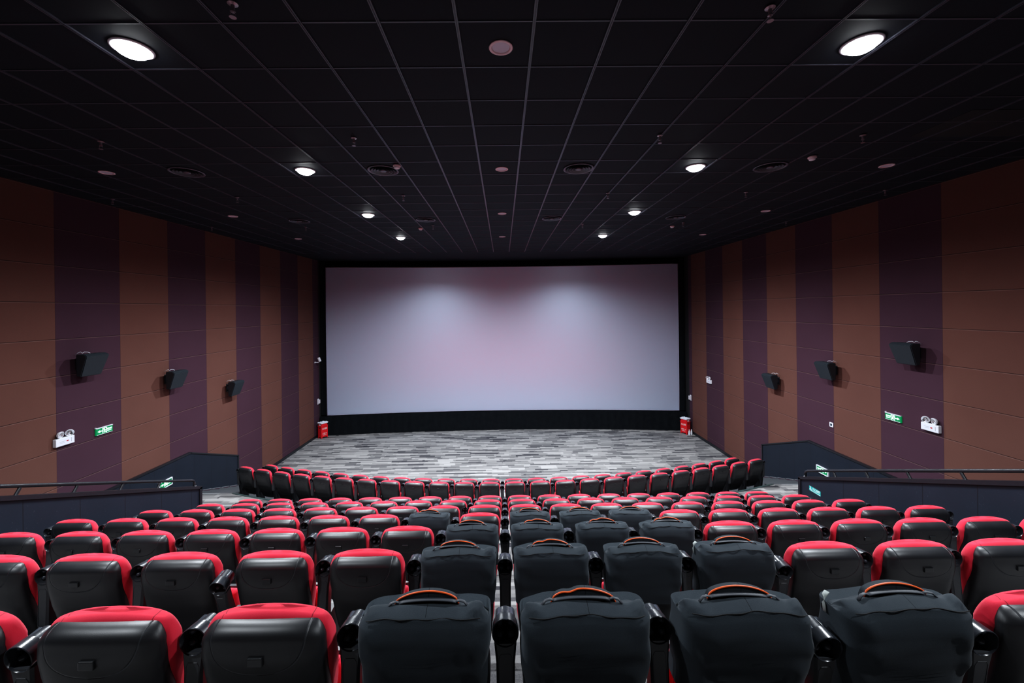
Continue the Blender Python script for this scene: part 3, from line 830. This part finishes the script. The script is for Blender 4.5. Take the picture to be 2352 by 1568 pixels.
def exit_sign(s, y, z, label, off=0.0, framed=False):
    t = thing('exit_sign', label, 'exit sign', (0, 0, 0), group='green exit signs')
    MW = wallM(s, y, z, off); t.matrix_world = MW
    f = -1 if s < 0 else 1                     # arrow direction in sign space
    W, H = .17, .068
    wpart('sign_box', M['greenlit'], t, lambda b: box(b, -W, W, -H, H, .002, .03))
    def rails(b):
        if framed:
            box(b, -W - .02, W + .02, H, H + .018, .004, .038); box(b, -W - .02, W + .02, -H - .018, -H, .004, .038)
            box(b, -W - .02, -W, -H, H, .004, .038); box(b, W, W + .02, -H, H, .004, .038)
        else:
            box(b, -W, W, H - .006, H + .006, .004, .036); box(b, -W + .012, W - .012, -H + .004, -H + .011, .030, .036)
            box(b, -W - .008, -W + .004, H, H + .022, .004, .03)
    wpart('sign_frame', M['white'], t, rails)
    def pict(b):
        zf = .0325; zb = .029
        def poly(pts):
            A = [b.verts.new((x, yy, zf)) for x, yy in pts]; B = [b.verts.new((x, yy, zb)) for x, yy in pts]
            cap(b, A); cap(b, B[::-1]); bridge(b, A, B)
        # doorway
        poly([(-.042, -.05), (-.042, .05), (-.034, .05), (-.034, -.05)]); poly([(.034, -.05), (.034, .05), (.042, .05), (.042, -.05)]); poly([(-.042, .042), (-.042, .05), (.042, .05), (.042, .042)])
        # running figure
        g = f
        def gp(pts): poly([(g * x, yy) for x, yy in pts])
        poly([(g * .010 + .009 * math.cos(2 * PI * i / 10), .029 + .009 * math.sin(2 * PI * i / 10)) for i in range(10)])
        gp([(-.010, .018), (.010, .020), (.004, -.012), (-.012, -.010)])
        gp([(.006, .018), (.026, .006), (.028, .011), (.010, .023)]); gp([(-.008, .018), (-.026, .008), (-.024, .002), (-.006, .010)])
        gp([(.002, -.008), (.018, -.018), (.014, -.042), (.006, -.042), (.008, -.022), (-.004, -.014)]); gp([(-.010, -.008), (-.014, -.026), (-.030, -.036), (-.026, -.042), (-.006, -.030), (-.002, -.012)])
        # arrow
        poly([(f * .052, .007), (f * .095, .007), (f * .095, .024), (f * .142, 0), (f * .095, -.024), (f * .095, -.007), (f * .052, -.007)])
        text_mesh(b, '安全出口', .034, Matrix.Translation((-f * .100, .014, .031)), maxw=.104)
        text_mesh(b, 'EXIT', .030, Matrix.Translation((-f * .100, -.022, .031)), maxw=.088)
    wpart('pictogram', M['whitelit'], t, pict)
    return t
exit_sign(-1, 8.32, 3.06, 'green lit exit sign high on the left wall, above its emergency lamp')
exit_sign(1, 8.41, 3.06, 'green lit exit sign high on the right wall, above its emergency lamp')
exit_sign(-1, 9.73, 1.39, 'green lit exit sign behind the handrail, low on the left wall', .052, True)
exit_sign(1, 10.25, 1.25, 'green lit exit sign behind the handrail, low on the right wall', .052, True)

# ------------------------------------------------------------------ twin-head emergency lamps
def twin(s, y, z, label, sc=1.0):
    t = thing('emergency_light', label, 'emergency light', group='twin-head emergency lamps')
    t.matrix_world = wallM(s, y, z) @ Matrix.Scale(sc, 4)
    def case(b):
        box(b, -.16, .16, -.105, .035, .002, .065, 0, .008)
    cs = wpart('battery_case', M['white'], t, case)
    def marks(b):
        box(b, .018, .052, -.045, -.022, .0645, .0665)
    wpart('red_label', M['redmark'], cs, marks)
    wpart('print', M['greymark'], cs, lambda b: (box(b, -.10, 0, -.030, -.025, .0645, .0663), box(b, -.09, -.01, -.055, -.051, .0645, .0663), box(b, .10, .108, -.07, .005, .0645, .0663)))
    for k, (x, yy, tx) in enumerate(((-.078, .098, .20 if s < 0 else .60), (.078, .098, -.60 if s < 0 else -.20))):
        R = Matrix.Translation((x, yy, .055)) @ Matrix.Rotation(tx, 4, 'Y') @ Matrix.Rotation(.25, 4, 'X')
        def head(b):
            q = new(); revolve(q, [(.012, -.035), (.045, -.03), (.060, -.005), (.062, .012), (.056, .016), (.050, .010)], 'z', n=28, close_end=False); add(b, q, R)
            q = new(); revolve(q, [(.010, -.06), (.010, 0)], 'z', n=10); add(b, q, Matrix.Translation((x, yy, .045)) @ Matrix.Rotation(PI / 2, 4, 'X') @ Matrix.Translation((0, 0, .02 + .04)))
        hd = wpart('lamp_head', M['white'], t, head, True, .7)
        def refl(b):
            q = new(); revolve(q, [(.052, .012), (.040, .002), (.020, -.008), (.012, .003), (.001, .006)], 'z', n=28, close_start=False); add(b, q, R)
        wpart('reflector', M['silver'], hd, refl, True)
twin(-1, 7.55, 3.12, 'white twin-head emergency lamp on the left wall beside the exit sign')
twin(1, 7.65, 3.11, 'white twin-head emergency lamp on the right wall beside the exit sign')
twin(1, 15.97, 2.52, 'small far twin-head emergency lamp on the right wall near the screen', 1.0)

# small wall fittings
t = thing('thermostat', 'small square white thermostat on a purple panel of the right wall', 'thermostat'); t.matrix_world = wallM(1, 10.03, 2.46)
wpart('faceplate', M['white'], t, lambda b: box(b, -.055, .055, -.055, .055, .001, .018, 0, .006)); wpart('display', M['lcd'], t, lambda b: box(b, -.028, .028, -.028, .028, .017, .0195))
t = thing('security_camera', 'white bracket-mounted camera on the left wall near the screen', 'camera'); t.matrix_world = wallM(-1, 17.62, 3.27)
wpart('bracket', M['white'], t, lambda b: (box(b, -.04, .04, -.075, -.025, .001, .012), tube(b, [(0, -.05, .01), (0, -.05, .16), (0, -.02, .20)], .014, 8)), True, .7)
wpart('camera_body', M['white'], t, lambda b: revolve(b, [(.05, -.06), (.055, -.05), (.055, .11), (.045, .12)], ((1, 0, 0), (0, .35, .94), (0, .94, -.35)), (0, .04, .20), 16), True, .7)
wpart('lens', M['lcd'], t, lambda b: revolve(b, [(.03, 0), (.028, .01)], ((1, 0, 0), (0, -.35, -.94), (0, -.94, .35)), (0, -.018, .222), 12))
for s, y, lab in ((-1, 17.86, 'small pale junction box at the left edge of the screen'), (1, 17.62, 'small pale junction box at the right edge of the screen')):
    t = thing('junction_box', lab, 'junction box', group='junction boxes'); t.matrix_world = wallM(s, y, 1.50)
    wpart('backplate', M['white'], t, lambda b: box(b, -.05, .05, -.12, .12, .001, .02, 0, .004))
    wpart('cover_box', M['whitemetal'], t, lambda b: box(b, -.042, .042, -.08, .08, .019, .09, 0, .008))

# caution sticker on the inner face of the right parapet
t = thing('caution_sticker', 'teal mind-the-step sticker on the right black parapet', 'sticker')
MS = Matrix(((0, 0, -1, XP - .001), (-1, 0, 0, 7.0), (0, 1, 0, 2.215), (0, 0, 0, 1))); t.matrix_world = MS @ Matrix.Scale(.58, 4)
wpart('sticker_sheet', M['teal'], t, lambda b: box(b, -.22, .22, -.07, .07, 0, .002))
def stx(b):
    text_mesh(b, '小心台阶', .085, Matrix.Translation((.055, .018, .0025)), maxw=.29)
    text_mesh(b, 'Mind the step', .045, Matrix.Translation((.03, -.046, .0025)), maxw=.36)
    def poly(pts):
        A = [b.verts.new((x, y, .0032)) for x, y in pts]; B = [b.verts.new((x, y, .002)) for x, y in pts]
        cap(b, A); cap(b, B[::-1]); bridge(b, A, B)
    poly([(-.172 + .012 * math.cos(i * .6283), .048 + .012 * math.sin(i * .6283)) for i in range(10)])
    poly([(-.185, .034), (-.165, .038), (-.150, .000), (-.168, -.004)]); poly([(-.168, .004), (-.150, .0), (-.128, -.022), (-.138, -.030)]); poly([(-.205, -.012), (-.19, -.012), (-.19, -.024), (-.15, -.024), (-.15, -.034), (-.205, -.034)])
wpart('lettering', M['whiteprint'], t, stx)

# ------------------------------------------------------------------ red extinguisher boxes in the far corners
def fire_box(x, y, rz, label, face):
    t = thing('extinguisher_box', label, 'fire extinguisher box', (x, y, 0), rz, 'red extinguisher boxes')
    W, D, H = .16, .11, .52
    bm = new(); box(bm, -W, W, -D, D, .05, H, 0, .008)
    for sx in (-1, 1):
        for sy in (-1, 1): box(bm, sx * (W - .02) - .018, sx * (W - .02) + .018, sy * (D - .02) - .018, sy * (D - .02) + .018, 0, .06)
    bd = obj('box_body', bm, M['redbox'], t)
    bm = new(); box(bm, -W - .012, W + .012, -D - .012, D + .012, H - .012, H + .006, 0, .004); box(bm, -W + .015, W - .015, -D + .012, D - .012, H, H + .10, 0, .008)
    ld = obj('lid', bm, M['redbox'], t)
    bm = new(); box(bm, face * (W - .014) - .002, face * (W - .014) + .002, -.045, .055, H + .022, H + .078); obj('paper_label', bm, M['paper'], ld)
    bm = new(); box(bm, face * W - .003, face * W + .003, -.05, .05, H - .09, H - .065); obj('hand_slot', bm, M['black'], bd)
    bm = new()
    R = Matrix.Translation((0, -D - .0012, 0)) @ Matrix.Rotation(PI / 2, 4, 'X')
    text_mesh(bm, '灭火器箱', .085, R @ Matrix.Translation((0, .40, 0)), maxw=.24)
    text_mesh(bm, '火警 119', .07, R @ Matrix.Translation((0, .20, 0)), maxw=.22)
    text_mesh(bm, 'FIRE', .045, R @ Matrix.Translation((0, .135, 0)), maxw=.16)
    obj('lettering', bm, M['whiteprint'], bd)
    return t
fire_box(-7.74, 17.66, math.radians(62), 'red fire extinguisher box in the far left corner by the wall', -1)
fire_box(7.72, 17.50, math.radians(-62), 'red fire extinguisher box in the far right corner by the wall', 1)
def bundle(x, y, z, rz, label):
    bm = new(); rnd = random.Random(int(x * 10)); G = []
    for i in range(9):
        G.append([bm.verts.new(((i - 4) * .042, (j - 3) * .042, .028 + .03 * math.cos((i - 4) / 5) * math.cos((j - 3) / 4) + .012 * rnd.uniform(-1, 1))) for j in range(7)])
    Bt = [[bm.verts.new((v.co.x * .96, v.co.y * .96, .0)) for v in row] for row in G]
    for i in range(8):
        for j in range(6): bm.faces.new((G[i][j], G[i + 1][j], G[i + 1][j + 1], G[i][j + 1])); bm.faces.new((Bt[i][j], Bt[i][j + 1], Bt[i + 1][j + 1], Bt[i + 1][j]))
    for i in range(8):
        bm.faces.new((G[i][0], Bt[i][0], Bt[i + 1][0], G[i + 1][0])); bm.faces.new((G[i][6], G[i + 1][6], Bt[i + 1][6], Bt[i][6]))
    for j in range(6):
        bm.faces.new((G[0][j], G[0][j + 1], Bt[0][j + 1], Bt[0][j])); bm.faces.new((G[8][j], Bt[8][j], Bt[8][j + 1], G[8][j + 1]))
    tag(obj('paper_bundle', bm, M['paper'], loc=(x, y, z), rot=(0, 0, rz)), label, 'paper bundle', 'white papers on the red boxes')
bundle(-7.74, 17.66, .622, math.radians(62), 'white crumpled papers lying on the left red extinguisher box')
bundle(7.72, 17.50, .622, math.radians(-62), 'white crumpled papers lying on the right red extinguisher box')
for i, (x, y, lab) in enumerate(((7.78, 17.26, 'clear bottle with white cap before the red box, nearer the box'), (7.89, 17.30, 'clear bottle with white cap before the red box, nearer the wall'))):
    t = thing('plastic_bottle', lab, 'bottle', (x, y, 0), group='two bottles by the right red box')
    bm = new(); revolve(bm, [(.034, 0), (.037, .01), (.037, .13), (.030, .165), (.014, .20), (.013, .215)], 'z', n=16); b = obj('bottle_body', bm, M['bottle'], t, smooth=True)
    bm = new(); revolve(bm, [(.038, .03), (.038, .10)], 'z', n=16); obj('paper_label', bm, M['paper'], b, smooth=True, auto=.6)
    bm = new(); revolve(bm, [(.016, .213), (.016, .235)], 'z', n=12); obj('cap', bm, M['white'], t, smooth=True, auto=.6)

# ------------------------------------------------------------------ world and colour
w = bpy.data.worlds.new('world'); SC.world = w; w.use_nodes = True
w.node_tree.nodes['Background'].inputs[0].default_value = (.010, .012, .018, 1); w.node_tree.nodes['Background'].inputs[1].default_value = .2
SC.view_settings.view_transform = 'Standard'; SC.view_settings.look = 'None'; SC.view_settings.exposure = 0.0; SC.view_settings.gamma = 1.0
SC.view_settings.use_curve_mapping = True
cm = SC.view_settings.curve_mapping; cv = cm.curves[3]
cv.points[0].location = (0, 0); cv.points[1].location = (1, 1)
for px, py in ((.02, .0125), (.08, .068), (.30, .30)): cv.points.new(px, py)
cm.update()
SC.cycles.use_denoising = True
SC.cycles.max_bounces = 8; SC.cycles.diffuse_bounces = 2; SC.cycles.glossy_bounces = 3; SC.cycles.sample_clamp_indirect = 6
